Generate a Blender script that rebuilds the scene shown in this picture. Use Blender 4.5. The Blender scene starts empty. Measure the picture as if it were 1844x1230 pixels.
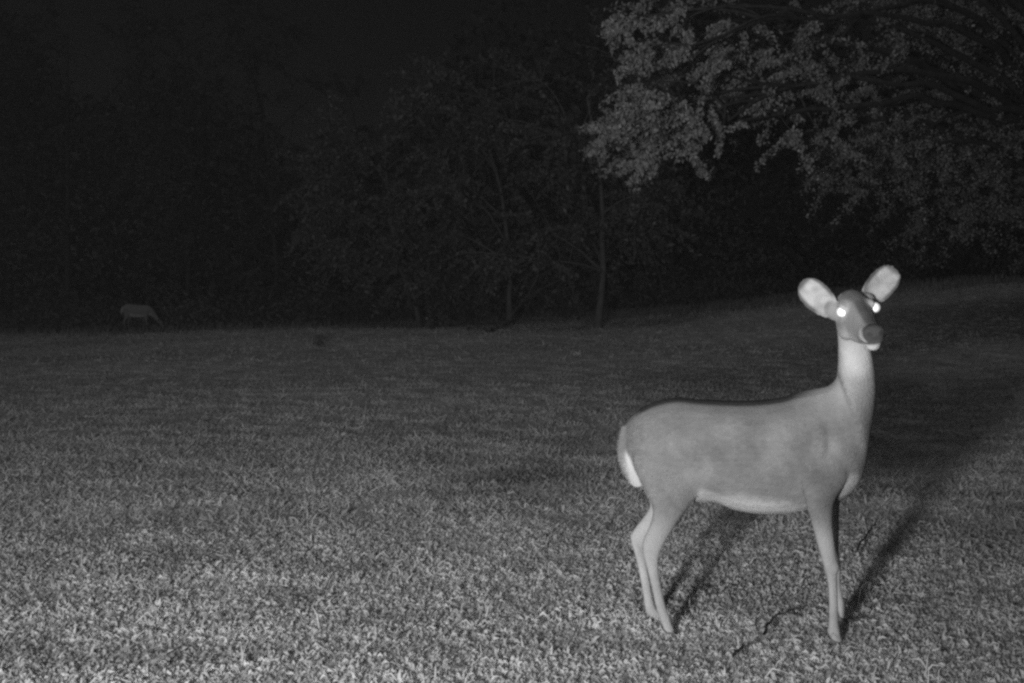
import bpy, math, random
import numpy as np
from mathutils import Vector
from mathutils.kdtree import KDTree

# ------------------------------------------------------------------ camera, sky, fill sun, exposure
scene = bpy.context.scene
COL = scene.collection
W, H, FPX = 1844.0, 1230.0, 2000.0           # photograph size and focal length in its pixels
CAM_Z = 1.20
PITCH = math.atan((H / 2 - 524.0) / FPX)     # the horizon lies at y = 524

cam_data = bpy.data.cameras.new('camera')
cam_data.sensor_width = 36.0
cam_data.lens = 36.0 * FPX / W
cam_data.clip_start = 0.05
cam_data.clip_end = 2000.0
cam = bpy.data.objects.new('camera', cam_data)
cam.location = (0, 0, CAM_Z)
cam.rotation_euler = (math.pi / 2 - PITCH, 0, 0)
COL.objects.link(cam)
scene.camera = cam

FILL_EL, FILL_AZ = math.radians(50), math.radians(200)
world = bpy.data.worlds.new('World')
scene.world = world
world.use_nodes = True
wn = world.node_tree.nodes
wl = world.node_tree.links
wn.clear()
w_out = wn.new('ShaderNodeOutputWorld')
w_bg = wn.new('ShaderNodeBackground')
w_sky = wn.new('ShaderNodeTexSky')
w_sky.sky_type = 'NISHITA'
w_sky.sun_disc = False
w_sky.sun_elevation = FILL_EL
w_sky.sun_rotation = FILL_AZ
w_bw = wn.new('ShaderNodeRGBToBW')           # the night camera sees infrared only: no colour
wl.new(w_sky.outputs[0], w_bw.inputs[0])
wl.new(w_bw.outputs[0], w_bg.inputs[0])
w_bg.inputs[1].default_value = 0.0009
wl.new(w_bg.outputs[0], w_out.inputs[0])

fill_sun = bpy.data.lights.new('fill_sun', 'SUN')  # soft dim sun added as fill for the shadows, no moon known
fill_sun.energy = 0.18
fill_sun.angle = math.radians(30)
fill_sun_o = bpy.data.objects.new('fill_sun', fill_sun)
d = Vector((math.sin(FILL_AZ) * math.cos(FILL_EL), math.cos(FILL_AZ) * math.cos(FILL_EL), math.sin(FILL_EL)))
fill_sun_o.rotation_euler = d.to_track_quat('Z', 'Y').to_euler()
COL.objects.link(fill_sun_o)

# the infrared flood lamp that lights the lawn: it stands behind and to the left of the camera (the shadows point to it)
LAMP = Vector((-1.52, -1.3, 1.12))
lamp = bpy.data.lights.new('infrared_lamp', 'SPOT')
lamp.energy = 1900.0
lamp.spot_size = math.radians(92)
lamp.spot_blend = 1.0
lamp.shadow_soft_size = 0.18
lamp_o = bpy.data.objects.new('infrared_lamp', lamp)
lamp_o.location = LAMP
aim = Vector((0.11, 1.0, 0.10))
lamp_o.rotation_euler = (-aim).to_track_quat('Z', 'Y').to_euler()
COL.objects.link(lamp_o)

vs = scene.view_settings
vs.view_transform = 'Standard'
vs.look = 'None'
vs.exposure = 0.0
vs.gamma = 1.0
vs.use_curve_mapping = False
scene.render.engine = 'CYCLES'
scene.cycles.max_bounces = 4
scene.cycles.diffuse_bounces = 2
scene.cycles.sample_clamp_direct = 3.0
scene.cycles.sample_clamp_indirect = 1.0
scene.cycles.use_denoising = False
scene.cycles.pixel_filter_type = 'GAUSSIAN'     # the soft lens of a night camera
scene.cycles.filter_width = 3.0

# ------------------------------------------------------------------ helpers
rng = np.random.default_rng(7)
cp, sp = math.cos(PITCH), math.sin(PITCH)


def P(u, v, Y):
    """world point at depth Y that the photograph shows at pixel (u, v)"""
    dx, dy = (u - W / 2) / FPX, -(v - H / 2) / FPX
    x, y, z = dx, cp + dy * sp, -sp + dy * cp
    k = Y / y
    return np.array([x * k, Y, CAM_Z + z * k])


def sstep(a, b, x):
    t = np.clip((np.asarray(x, float) - a) / (b - a), 0, 1)
    return t * t * (3 - 2 * t)


class Noise:
    """smooth value noise from a handful of random sine waves"""
    def __init__(self, seed, scale, n=14, dim=2):
        r = np.random.default_rng(seed)
        k = r.normal(size=(n, dim))
        k /= np.linalg.norm(k, axis=1, keepdims=True)
        self.k = k * (2 * math.pi / scale) * r.uniform(0.55, 1.6, (n, 1))
        self.p = r.uniform(0, 6.283, n)

    def __call__(self, *xs):
        q = np.stack([np.asarray(x, float) for x in xs], -1)
        return np.sin(q @ self.k.T + self.p).sum(-1) / math.sqrt(len(self.p) / 2)


N_BUMP = Noise(3, 1.1)
N_WAVE = Noise(4, 6.0)


def ground_z(x, y):
    x = np.asarray(x, float)
    y = np.asarray(y, float)
    z = sstep(9, 30, y) * 0.030 * np.maximum(0, x + 13)
    z = z + 0.62 * sstep(3.0, 13.0, x) * sstep(11, 26, y)
    z = z + 0.006 * N_BUMP(x, y) * sstep(0, 1, np.abs(y - 3.9) - 0.2) + 0.02 * N_WAVE(x, y) * sstep(6, 12, y)
    return z


def lawn_edge(x):
    return 31.0 + 3.0 * sstep(0, 10, np.asarray(x)) + 1.2 * np.sin(np.asarray(x) * 0.31 + 1.0) + 0.6 * np.sin(np.asarray(x) * 0.83)


def mesh_obj(name, verts, faces, mat=None, parent=None, cols=None, smooth=False, loop_total=None):
    me = bpy.data.meshes.new(name)
    verts = np.asarray(verts, np.float32)
    if isinstance(faces, np.ndarray):
        k = faces.shape[1]
        me.vertices.add(len(verts))
        me.vertices.foreach_set('co', verts.ravel())
        me.loops.add(faces.size)
        me.loops.foreach_set('vertex_index', faces.astype(np.int32).ravel())
        me.polygons.add(len(faces))
        me.polygons.foreach_set('loop_start', np.arange(0, faces.size, k, dtype=np.int32))
        me.polygons.foreach_set('loop_total', np.full(len(faces), k, np.int32))
        me.update(calc_edges=True)
    else:
        me.from_pydata([tuple(map(float, p)) for p in verts], [], faces)
        me.update()
    if cols is not None:
        a = me.color_attributes.new('tone', 'FLOAT_COLOR', 'POINT')
        c = np.ones((len(verts), 4), np.float32)
        c[:, :3] = np.asarray(cols, np.float32)[:, None]
        a.data.foreach_set('color', c.ravel())
    if smooth:
        me.polygons.foreach_set('use_smooth', np.ones(len(me.polygons), bool))
    if mat:
        me.materials.append(mat)
    o = bpy.data.objects.new(name, me)
    COL.objects.link(o)
    if parent:
        o.parent = parent
    return o


def thing(name, label, cat, loc=(0, 0, 0), group=None):
    o = bpy.data.objects.new(name, None)
    o.empty_display_size = 0.2
    o.location = loc
    COL.objects.link(o)
    tag(o, label, cat, group)
    return o


def tag(o, label=None, cat=None, group=None, kind=None):
    for k, v in (('label', label), ('category', cat), ('group', group), ('kind', kind)):
        if v:
            o[k] = v
    return o


def material(name, base, rough=0.85, noise=0.0, nscale=10.0, attr=False, bump=0.0, bscale=60.0, translucent=0.0, spec=0.2):
    m = bpy.data.materials.new(name)
    m.use_nodes = True
    nt = m.node_tree
    n, l = nt.nodes, nt.links
    n.clear()
    out = n.new('ShaderNodeOutputMaterial')
    bs = n.new('ShaderNodeBsdfPrincipled')
    bs.inputs['Roughness'].default_value = rough
    bs.inputs['Specular IOR Level'].default_value = spec
    val = None
    if attr:
        at = n.new('ShaderNodeAttribute')
        at.attribute_name = 'tone'
        val = at.outputs['Fac']
        if base != 1.0:
            mm = n.new('ShaderNodeMath'); mm.operation = 'MULTIPLY'
            l.new(val, mm.inputs[0]); mm.inputs[1].default_value = base
            val = mm.outputs[0]
    else:
        v = n.new('ShaderNodeValue')
        v.outputs[0].default_value = base
        val = v.outputs[0]
    tc = n.new('ShaderNodeTexCoord')
    if noise:
        tx = n.new('ShaderNodeTexNoise')
        tx.inputs['Scale'].default_value = nscale
        tx.inputs['Detail'].default_value = 6
        l.new(tc.outputs['Object'], tx.inputs['Vector'])
        mr = n.new('ShaderNodeMapRange')
        mr.inputs['From Min'].default_value = 0.25
        mr.inputs['From Max'].default_value = 0.75
        mr.inputs['To Min'].default_value = 1 - noise
        mr.inputs['To Max'].default_value = 1 + noise
        l.new(tx.outputs['Fac'], mr.inputs['Value'])
        mu = n.new('ShaderNodeMath'); mu.operation = 'MULTIPLY'
        l.new(val, mu.inputs[0]); l.new(mr.outputs[0], mu.inputs[1])
        val = mu.outputs[0]
    cc = n.new('ShaderNodeCombineColor')
    for i in range(3):
        l.new(val, cc.inputs[i])
    l.new(cc.outputs[0], bs.inputs['Base Color'])
    if bump:
        bt = n.new('ShaderNodeTexNoise')
        bt.inputs['Scale'].default_value = bscale
        bt.inputs['Detail'].default_value = 4
        l.new(tc.outputs['Object'], bt.inputs['Vector'])
        bp = n.new('ShaderNodeBump')
        bp.inputs['Strength'].default_value = bump
        bp.inputs['Distance'].default_value = 0.01
        l.new(bt.outputs['Fac'], bp.inputs['Height'])
        l.new(bp.outputs[0], bs.inputs['Normal'])
    if translucent:
        tr = n.new('ShaderNodeBsdfTranslucent')
        l.new(cc.outputs[0], tr.inputs['Color'])
        mx = n.new('ShaderNodeMixShader')
        mx.inputs[0].default_value = translucent
        l.new(bs.outputs[0], mx.inputs[1]); l.new(tr.outputs[0], mx.inputs[2])
        l.new(mx.outputs[0], out.inputs[0])
    else:
        l.new(bs.outputs[0], out.inputs[0])
    return m


# tones are near-infrared reflectances: foliage and grass are pale, soil, bark and horn dark
M_SOIL = material('soil', 1.0, 0.95, 0.4, 3.0, attr=True, bump=0.6, bscale=25)
M_GRASS = material('grass_blades', 1.0, 0.8, attr=True, translucent=0.6, spec=0.1)
M_LEAF = material('tree_leaves', 1.0, 0.7, attr=True, translucent=0.25, spec=0.2)
M_BARK = material('bark', 0.055, 0.9, 0.45, 9.0, bump=0.8, bscale=30)
M_PALE_BARK = material('pale_bark', 0.13, 0.9, 0.3, 9.0, bump=0.8, bscale=30)
M_COAT = material('deer_coat', 1.0, 0.9, 0.12, 16.0, attr=True, bump=0.5, bscale=190, spec=0.08)
M_HORN = material('hoof_horn', 0.07, 0.5, 0.2, 40)
M_EYE = material('deer_eye', 0.95, 0.62, spec=0.6)          # the reflecting layer of the eye, a satin mirror
M_EYE.node_tree.nodes['Principled BSDF'].inputs['Metallic'].default_value = 1.0
M_TWIG = material('dark_twig', 0.05, 0.9, 0.3, 40)
M_WEED = material('dark_weed', 0.15, 0.9, attr=True)

# ------------------------------------------------------------------ ground: thatch under the lawn, dark leaf mould in the wood
def mix_(a, b, t):
    return a * (1 - t) + b * t


xs = np.unique(np.concatenate([np.linspace(-150, -40, 15), np.linspace(-40, 40, 161), np.linspace(40, 150, 15)]))
ys = np.unique(np.concatenate([np.linspace(-30, 0, 9), np.linspace(0, 8, 41), np.linspace(8, 45, 112), np.linspace(45, 200, 25)]))
gx, gy = np.meshgrid(xs, ys)
gz = ground_z(np.clip(gx, -60, 40), np.clip(gy, 0, 70))
nx, ny = len(xs), len(ys)
idx = np.arange(nx * ny).reshape(ny, nx)
gf = np.stack([idx[:-1, :-1], idx[:-1, 1:], idx[1:, 1:], idx[1:, :-1]], -1).reshape(-1, 4)
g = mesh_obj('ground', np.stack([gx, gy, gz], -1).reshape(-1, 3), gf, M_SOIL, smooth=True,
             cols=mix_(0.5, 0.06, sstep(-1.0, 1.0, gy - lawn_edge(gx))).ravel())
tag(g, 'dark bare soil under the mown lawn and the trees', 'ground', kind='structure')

# ------------------------------------------------------------------ grass: short mown lawn with dry blades
N_CL = Noise(11, 0.060)
N_MID = Noise(12, 0.55)
N_BIG = Noise(13, 2.6)
N_FAR = Noise(14, 7.0)


PATCHES = [(935, 862, .42, .65, .6), (1075, 800, .5, .7, .3), (780, 830, .35, .5, .25), (350, 1180, .16, .14, .3), (410, 930, .22, .25, .25),
           (1640, 1100, .25, .2, .25), (1760, 960, .45, .4, .3), (700, 1120, .2, .15, .2), (60, 1170, .12, .12, .3), (240, 760, .8, .9, .2)]


def gpt0(u, v):
    p = P(u, v, 1.0) - np.array([0, 0, CAM_Z])
    return p * (-CAM_Z / p[2])


def grass_zone(y0, y1, dens, hgt, wid, seg):
    margin = 1.3
    area = 0.5 * (y1 - y0) * (2 * margin * 2 + 0.47 * 2 * (y0 + y1))
    n = int(area * dens)
    y = np.sqrt(rng.uniform(y0 * y0, y1 * y1, n))
    x = rng.uniform(-1, 1, n) * (0.47 * y + margin)
    ok = y < lawn_edge(x) + rng.normal(0, 0.5, n)
    x, y = x[ok], y[ok]
    cl = N_CL(x, y) if y0 < 9 else N_MID(x * 1.3, y * 1.3)
    # blades gather in small tussocks
    keep = rng.random(len(x)) < np.clip(0.72 + 0.28 * cl, 0.25, 1)
    x, y, cl = x[keep], y[keep], cl[keep]
    n = len(x)
    mid, big = N_MID(x, y), N_BIG(x, y)
    z = ground_z(x, y)
    h = hgt * np.exp(rng.normal(0, 0.26, n)) * np.clip(1 + 0.22 * cl + 0.12 * mid, 0.5, 1.7)
    w = wid * rng.uniform(0.6, 1.5, n)
    a = rng.uniform(0, 2 * math.pi, n)                 # lean direction
    lean = np.clip(np.abs(rng.normal(1.75, 0.55, n)), 0.1, 2.6)
    dirv = np.stack([np.cos(a), np.sin(a), np.zeros(n)], -1)
    fa = a + math.pi / 2 + rng.normal(0, 0.5, n)
    side = np.stack([np.cos(fa), np.sin(fa), np.zeros(n)], -1) * (w / 2)[:, None]
    tw = rng.uniform(-1.2, 1.2, n) * np.clip(lean, 0.3, 1.4)
    side = side * np.cos(tw)[:, None]
    side[:, 2] += w / 2 * np.sin(tw)
    base = np.stack([x, y, z + 0.001], -1)
    up = np.array([0, 0, 1.0])
    tone = 0.56 * np.exp(0.20 * cl + 0.11 * mid + 0.04 * big + 0.07 * N_FAR(x, y))
    for (pu, pv, rx_, ry_, k_) in PATCHES:             # bare and trodden places
        q_ = gpt0(pu, pv)
        tone = tone * (1 - k_ * np.exp(-((x - q_[0]) / rx_) ** 2 - ((y - q_[1]) / ry_) ** 2 + 0.35 * np.minimum(0, cl)))
    tone = tone * np.exp(rng.normal(0, 0.08, n))
    dry = rng.random(n) < 0.06
    tone = np.where(dry, tone * 1.12, tone)
    tone = np.clip(tone, 0.12, 0.85)
    if seg == 2:
        c1, s1 = np.cos(lean * 0.45), np.sin(lean * 0.45)
        c2, s2 = np.cos(lean * 1.25), np.sin(lean * 1.25)
        mpt = base + (up * (h * 0.55 * c1)[:, None] + dirv * (h * 0.55 * s1)[:, None])
        tip = mpt + (up * (h * 0.5 * c2)[:, None] + dirv * (h * 0.5 * s2)[:, None])
        V = np.stack([base - side, base + side, mpt + side * 0.85, mpt - side * 0.85, tip], 1)
        i = np.arange(n)[:, None] * 5
        F = np.concatenate([i + [0, 1, 2], i + [0, 2, 3], i + [3, 2, 4]], 0)
        T = np.stack([tone * 0.9, tone * 0.9, tone, tone, tone * 1.05], 1)
    else:
        tip = base + up * (h * np.cos(lean * 0.7))[:, None] + dirv * (h * np.sin(lean * 0.7))[:, None]
        V = np.stack([base - side, base + side, tip + side * 0.35, tip - side * 0.35], 1)
        i = np.arange(n)[:, None] * 4
        F = np.concatenate([i + [0, 1, 2], i + [0, 2, 3]], 0)
        T = np.stack([tone * 0.9, tone * 0.9, tone, tone], 1)
    return V.reshape(-1, 3), F, T.reshape(-1)


parts = [grass_zone(2.9, 5.5, 12500, 0.018, 0.0095, 2),
         grass_zone(5.5, 9.0, 6000, 0.023, 0.010, 1),
         grass_zone(9.0, 17.0, 2000, 0.032, 0.012, 1),
         grass_zone(17.0, 37.0, 420, 0.042, 0.026, 1)]
parts.append(grass_zone(2.9, 6.5, 420, 0.050, 0.0045, 2))     # stray long blades
parts.append(grass_zone(6.5, 12.0, 130, 0.055, 0.007, 2))
# rough unmown tufts on the crest of the bank and along the far edge
n = 15000
rx_ = np.where(rng.random(n) < 0.6, rng.uniform(2, 17, n), rng.uniform(-17, 17, n))
ry_ = lawn_edge(rx_) - np.abs(rng.normal(0, 1.6, n)) - 4.0 * sstep(4, 9, rx_) * rng.random(n)
kp = rng.random(n) < np.clip(0.45 + 0.5 * N_MID(rx_ * .5, ry_ * .5), 0.03, 1)
rx_, ry_ = rx_[kp], ry_[kp]
n = len(rx_)
b_ = np.stack([rx_, ry_, ground_z(rx_, ry_)], -1)
hh_ = rng.uniform(0.07, 0.24, n)
e_ = np.stack([rng.normal(0, .35, n), rng.normal(0, .35, n), np.ones(n)], -1) * hh_[:, None]
sd_ = np.stack([np.full(n, .012), rng.normal(0, .006, n), np.zeros(n)], -1)
i = np.arange(n)[:, None] * 4
parts.append((np.stack([b_ - sd_, b_ + sd_, b_ + e_ + sd_ * .3, b_ + e_ - sd_ * .3], 1).reshape(-1, 3), np.concatenate([i + [0, 1, 2], i + [0, 2, 3]], 0),
              np.repeat(np.clip(rng.normal(.34, .08, n), .12, .6), 4)))
# flat dead leaves and clippings lying between the blades
n = 9000
ly = np.sqrt(rng.uniform(9, 14.0 ** 2, n)); lx = rng.uniform(-1, 1, n) * (0.47 * ly + 1.3)
lz = ground_z(lx, ly) + rng.uniform(0.006, 0.03, n)
la = rng.uniform(0, 6.283, n); ll = 0.008 + 0.024 * rng.random(n) ** 3; lw = ll * rng.uniform(0.3, 0.6, n)
d1 = np.stack([np.cos(la), np.sin(la), rng.normal(0, 0.45, n)], -1) * ll[:, None]
d2 = np.stack([-np.sin(la), np.cos(la), rng.normal(0, 0.45, n)], -1) * lw[:, None]
c = np.stack([lx, ly, lz], -1)
LV = np.stack([c - d1, c + d2, c + d1, c - d2], 1).reshape(-1, 3)
i = np.arange(n)[:, None] * 4
LF = np.concatenate([i + [0, 1, 2], i + [0, 2, 3]], 0)
LT = np.repeat(np.clip(rng.normal(0.5, 0.1, n), 0.1, 0.75), 4)
parts.append((LV, LF, LT))
off, VV, FF, TT = 0, [], [], []
for v_, f_, t_ in parts:
    VV.append(v_); FF.append(f_ + off); TT.append(t_); off += len(v_)
go = mesh_obj('grass', np.concatenate(VV), np.concatenate(FF), M_GRASS, cols=np.concatenate(TT))
tag(go, 'short mown grass lawn with dry blades and clippings', 'grass', kind='stuff')


# ------------------------------------------------------------------ trees
def tube_path(pts, rad, k=6):
    pts = np.asarray(pts, float)
    t = np.gradient(pts, axis=0)
    t /= np.linalg.norm(t, axis=1, keepdims=True) + 1e-9
    ref = np.array([0.31, 0.17, 0.93]) if abs(t[0][2]) < 0.85 else np.array([0.9, 0.4, 0.1])
    a = np.cross(t, ref); a /= np.linalg.norm(a, axis=1, keepdims=True) + 1e-9
    b = np.cross(t, a)
    th = np.arange(k) * 2 * math.pi / k
    V = pts[:, None] + np.asarray(rad)[:, None, None] * (np.cos(th)[None, :, None] * a[:, None] + np.sin(th)[None, :, None] * b[:, None])
    m = len(pts)
    ii = np.arange(m * k).reshape(m, k)
    F = np.stack([ii[:-1], np.roll(ii[:-1], -1, 1), np.roll(ii[1:], -1, 1), ii[1:]], -1).reshape(-1, 4)
    return V.reshape(-1, 3), F


def bez(p0, p1, p2, n):
    t = np.linspace(0, 1, n)[:, None]
    return (1 - t) ** 2 * p0 + 2 * t * (1 - t) * p1 + t * t * p2


def leaf_mesh(cen, r, length, width, tone):
    """diamond leaves, folded along the midrib, at the points cen"""
    n = len(cen)
    ax = r.normal(size=(n, 3)); ax[:, 2] -= 0.5
    ax /= np.linalg.norm(ax, axis=1, keepdims=True)
    nr = r.normal(size=(n, 3)); nr[:, 2] += 0.7; nr[:, 1] -= 0.4
    sd = np.cross(nr, ax); sd /= np.linalg.norm(sd, axis=1, keepdims=True) + 1e-9
    nn = np.cross(ax, sd)
    L = length * r.uniform(0.6, 1.35, n)[:, None]
    Wd = width * r.uniform(0.6, 1.35, n)[:, None]
    V = np.stack([cen - ax * L / 2, cen + sd * Wd / 2 + nn * Wd * 0.2 - ax * L * 0.08, cen + ax * L / 2, cen - sd * Wd / 2 + nn * Wd * 0.2 - ax * L * 0.08], 1)
    i = np.arange(n)[:, None] * 4
    F = np.concatenate([i + [0, 1, 2], i + [0, 2, 3]], 0)
    return V.reshape(-1, 3), F, np.repeat(tone, 4)


def spray(r, c, dirv, size, nleaf, tw, lv):
    """one leafy spray: a few fanned twigs that carry leaves along their length"""
    k = max(3, int(5 * r.uniform(0.7, 1.4)))
    per = nleaf // k
    dirv = dirv / (np.linalg.norm(dirv) + 1e-9)
    for _ in range(k):
        e = dirv * r.uniform(0.3, 1.0) + r.normal(0, 0.55, 3) * np.array([1, 1, 0.6])
        e = e / np.linalg.norm(e) * size * r.uniform(0.7, 1.5)
        p2 = c + e + np.array([0, 0, -0.34 * size * r.uniform(0, 1.8)])
        path = bez(c, c + e * 0.5 + np.array([0, 0, 0.08 * size]), p2, 5)
        tw.append((path, np.linspace(0.008, 0.003, 5) * max(1, size / 0.5), 3))
        t = r.uniform(0.1, 1.0, per) ** 0.7
        q = bez(c, c + e * 0.5 + np.array([0, 0, 0.08 * size]), p2, 24)[(t * 23).astype(int)]
        q = q + r.normal(0, 0.075 * size, (per, 3)) * np.array([1, 1, 0.7])
        lv.append(q)


def make_tree(label, base, trunk_pts, trunk_r, sprays, leaf, tone, nleaf, seed, group='trees at the edge of the lawn', name='tree', cat='tree', bark=None):
    r = np.random.default_rng(seed)
    root = thing(name, label, cat, tuple(base), group)
    base = np.asarray(base, float)
    tp = np.asarray(trunk_pts, float)
    tubes, leaves = [], []
    m = len(tp)
    tubes.append((tp, np.linspace(trunk_r, trunk_r * 0.35, m) * np.r_[1.35, np.ones(m - 1)], 9))
    C = np.array([np.asarray(c, float) for c, _ in sprays])
    nl = max(3, len(C) // 8)
    K = C[r.choice(len(C), nl, replace=False)]
    for _ in range(8):                                  # sprays gather on a few main limbs
        own = np.argmin(((C[:, None] - K[None]) ** 2).sum(-1), 1)
        K = np.array([C[own == q].mean(0) if (own == q).any() else K[q] for q in range(nl)])
    for q in range(nl):
        mem = np.where(own == q)[0]
        if not len(mem):
            continue
        tgt = K[q]
        hd = np.linalg.norm(tgt[:2] - tp[m // 2][:2])
        zt = tgt[2] - 0.5 * hd - r.uniform(0, 0.5)
        j = int(np.clip(np.argmin(np.abs(tp[:, 2] - zt)), max(1, m // 4), m - 1))
        s = tp[j]
        ln = np.linalg.norm(tgt - s)
        midp = (s + tgt) / 2 + np.array([0, 0, 0.2 * ln]) + r.normal(0, 0.09, 3) * ln
        limb = bez(s, midp, tgt, 26) + np.r_[np.zeros((1, 3)), np.cumsum(r.normal(0, 0.006 * ln, (25, 3)), 0) * 0.5]
        r0 = min(trunk_r * 0.5, 0.02 + 0.012 * ln)
        tubes.append((limb, np.linspace(r0, 0.010, 26), 6))
        for i_ in mem:
            c, size = C[i_], sprays[i_][1]
            dist = np.linalg.norm(limb - c, axis=1)
            jj = int(np.clip(np.argmin(dist) - r.integers(0, 4), 5, 25))
            s2 = limb[jj]
            l2 = np.linalg.norm(c - s2)
            br = bez(s2, (s2 + c) / 2 + r.normal(0, 0.12, 3) * l2 + np.array([0, 0, 0.12 * l2]), c, 7)
            tubes.append((br, np.linspace(min(r0 * 0.5, 0.008 + 0.008 * l2), 0.006, 7), 4))
            spray(r, c, (c - s2) * np.array([1, 1, 0.5]) + (tgt - s) * np.array([.2, .2, 0]), size, nleaf, tubes, leaves)
    V, F, o = [], [], 0
    for pth, rad, k in tubes:
        v_, f_ = tube_path(pth, rad, k)
        V.append(v_); F.append(f_ + o); o += len(v_)
    mesh_obj('trunk', np.concatenate(V) - base, np.concatenate(F), bark or M_BARK, root, smooth=True)
    cen = np.concatenate(leaves)
    tn = np.clip(tone * np.exp(r.normal(0, 0.25, len(cen))), 0.03, 0.7)
    v_, f_, t_ = leaf_mesh(cen - base, r, leaf, leaf * 0.55, tn)
    mesh_obj('crown', v_, f_, M_LEAF, root, cols=t_)
    return root


def on_ground(u, Y):
    x = (u - W / 2) / FPX * Y
    return np.array([x, Y, float(ground_z(x, Y))])


def trunk_line(base, top, r, bend=0.25, n=9):
    base, top = np.asarray(base, float), np.asarray(top, float)
    t = np.linspace(0, 1, n)[:, None]
    p = base + (top - base) * t
    p[:, 0] += bend * np.sin(t[:, 0] * 3.1) + np.cumsum(r.normal(0, 0.03, n))
    p[:, 1] += np.cumsum(r.normal(0, 0.03, n))
    p[0] = base - np.array([0, 0, 0.06])
    return p


# --- the broad tree whose boughs hang into the picture from the upper right
r = np.random.default_rng(21)
ctl_v = [-500, -60, 0, 40, 60, 100, 150, 200, 235, 262, 285, 312]
ctl_u = [1330, 1180, 1130, 1112, 1135, 1140, 1135, 1140, 1085, 1070, 1120, 1150]


def left_edge(v):
    return np.interp(v, ctl_v, ctl_u)


def low_edge(u):
    return np.interp(u, [1040, 1090, 1150, 1250, 1320, 1370, 1440, 1520, 1620, 1760, 1900, 2300], [262, 285, 312, 300, 270, 225, 270, 360, 430, 470, 480, 460])


SA = []
while len(SA) < 260:
    u, v = r.uniform(1040, 2250), r.uniform(-420, 470)
    if u < left_edge(v) + 22 or v > low_edge(u) - 10:
        continue
    Y = r.uniform(10.2, 12.2) + 6.0 * sstep(1330, 1850, u) + r.uniform(0, 2.2)
    SA.append((P(u, v, Y), r.uniform(0.30, 0.5) * Y / 12))
for (u, v, Y, s) in [(1100, 250, 10.6, .2), (1130, 240, 10.7, .26), (1086, 256, 10.5, .12), (1130, 45, 10.6, .26), (1150, 30, 10.8, .3), (1125, 55, 10.4, .16),
                     (1160, 130, 10.5, .3), (1150, 160, 10.6, .26), (1165, 195, 10.4, .3), (1175, 95, 10.7, .32), (1170, 225, 10.5, .3), (1155, 295, 10.6, .2), (1190, 290, 10.5, .26),
                     (1230, 250, 10.4, .3), (1220, 180, 10.3, .3), (1240, 110, 10.3, .34), (1225, 40, 10.4, .32), (1270, 200, 10.5, .3), (1290, 130, 10.4, .3), (1300, 240, 10.8, .26)]:
    SA.append((P(u, v, Y), s))
for _ in range(70):
    SA.append((P(r.uniform(1580, 1930), r.uniform(-80, 400), r.uniform(16.5, 20.0)), r.uniform(0.5, 0.8)))
bA = on_ground(1985, 20.5)
tA = trunk_line(bA, P(1900, -320, 18.5), r, -0.3, 14)
make_tree('broad leafy tree with low boughs hanging in from the upper right', bA, tA, 0.17, SA, 0.052, 0.23, 400, 33)

# --- trees and bushes along the far edge of the lawn
specs = [
    # base u, Y, crown centre u, v, radii in px, number of sprays, trunk radius, label
    (1075, 25.0, 1045, 290, 150, 190, 46, 0.15, 'slim leaning tree with pale trunk, nearest the low boughs of the broad tree'),
    (918, 26.5, 850, 310, 135, 170, 42, 0.13, 'tree with a thin leaning trunk, between two other thin trunks at the lawn edge'),
    (757, 27.5, 690, 350, 110, 150, 36, 0.11, 'small tree whose left branch tips catch the light, left of the thin trunks'),
    (1215, 35.0, 1225, 250, 150, 230, 40, 0.16, 'dark tree behind the lowest hanging boughs'),
    (1390, 36.0, 1400, 300, 150, 210, 40, 0.17, 'dark tree standing above the back of the near deer'),
    (1560, 36.0, 1590, 250, 170, 220, 40, 0.16, 'dark tree straight above the ears of the near deer'),
    (1880, 34.0, 1830, 170, 180, 320, 60, 0.17, 'dark tree at the right edge of the picture'),
    (500, 34.0, 470, 300, 170, 240, 44, 0.17, 'dim tree behind the bushes, right of the grazing deer'),
    (330, 36.0, 320, 250, 150, 270, 40, 0.18, 'dim tall tree just behind the grazing deer'),
    (120, 37.0, 120, 230, 160, 280, 40, 0.19, 'dim tall tree left of the grazing deer'),
    (-70, 36.0, -60, 260, 150, 260, 36, 0.18, 'dim tree cut by the left edge of the picture'),
]
for q, (bu, Y, cu, cv, ru, rv, ns, tr, lab) in enumerate(specs):
    r = np.random.default_rng(100 + q)
    b = on_ground(bu, Y)
    top = P(cu, cv - rv * 0.6, Y)
    tl = trunk_line(b, top, r, r.uniform(-0.4, 0.4))
    lobes = [np.r_[r.uniform(-1.05, 1.05, 3) * np.array([1, 0.95, 0.9]), r.uniform(0.6, 1.4)] for _ in range(8)]
    S = []
    while len(S) < int(ns * 1.7):
        lob = lobes[int(r.integers(len(lobes)))]
        a = lob[:3] + r.normal(0, 0.24 * lob[3], 3)
        u, v = cu + a[0] * ru, cv + a[1] * rv
        S.append((P(u, v, Y + a[2] * ru / FPX * Y), r.uniform(0.55, 1.0)))
    make_tree(lab, b, tl, tr * 0.55, S, 0.12, 0.13 if q < 3 else 0.08, 170, 200 + q, bark=M_PALE_BARK if q < 3 else M_BARK)

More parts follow.
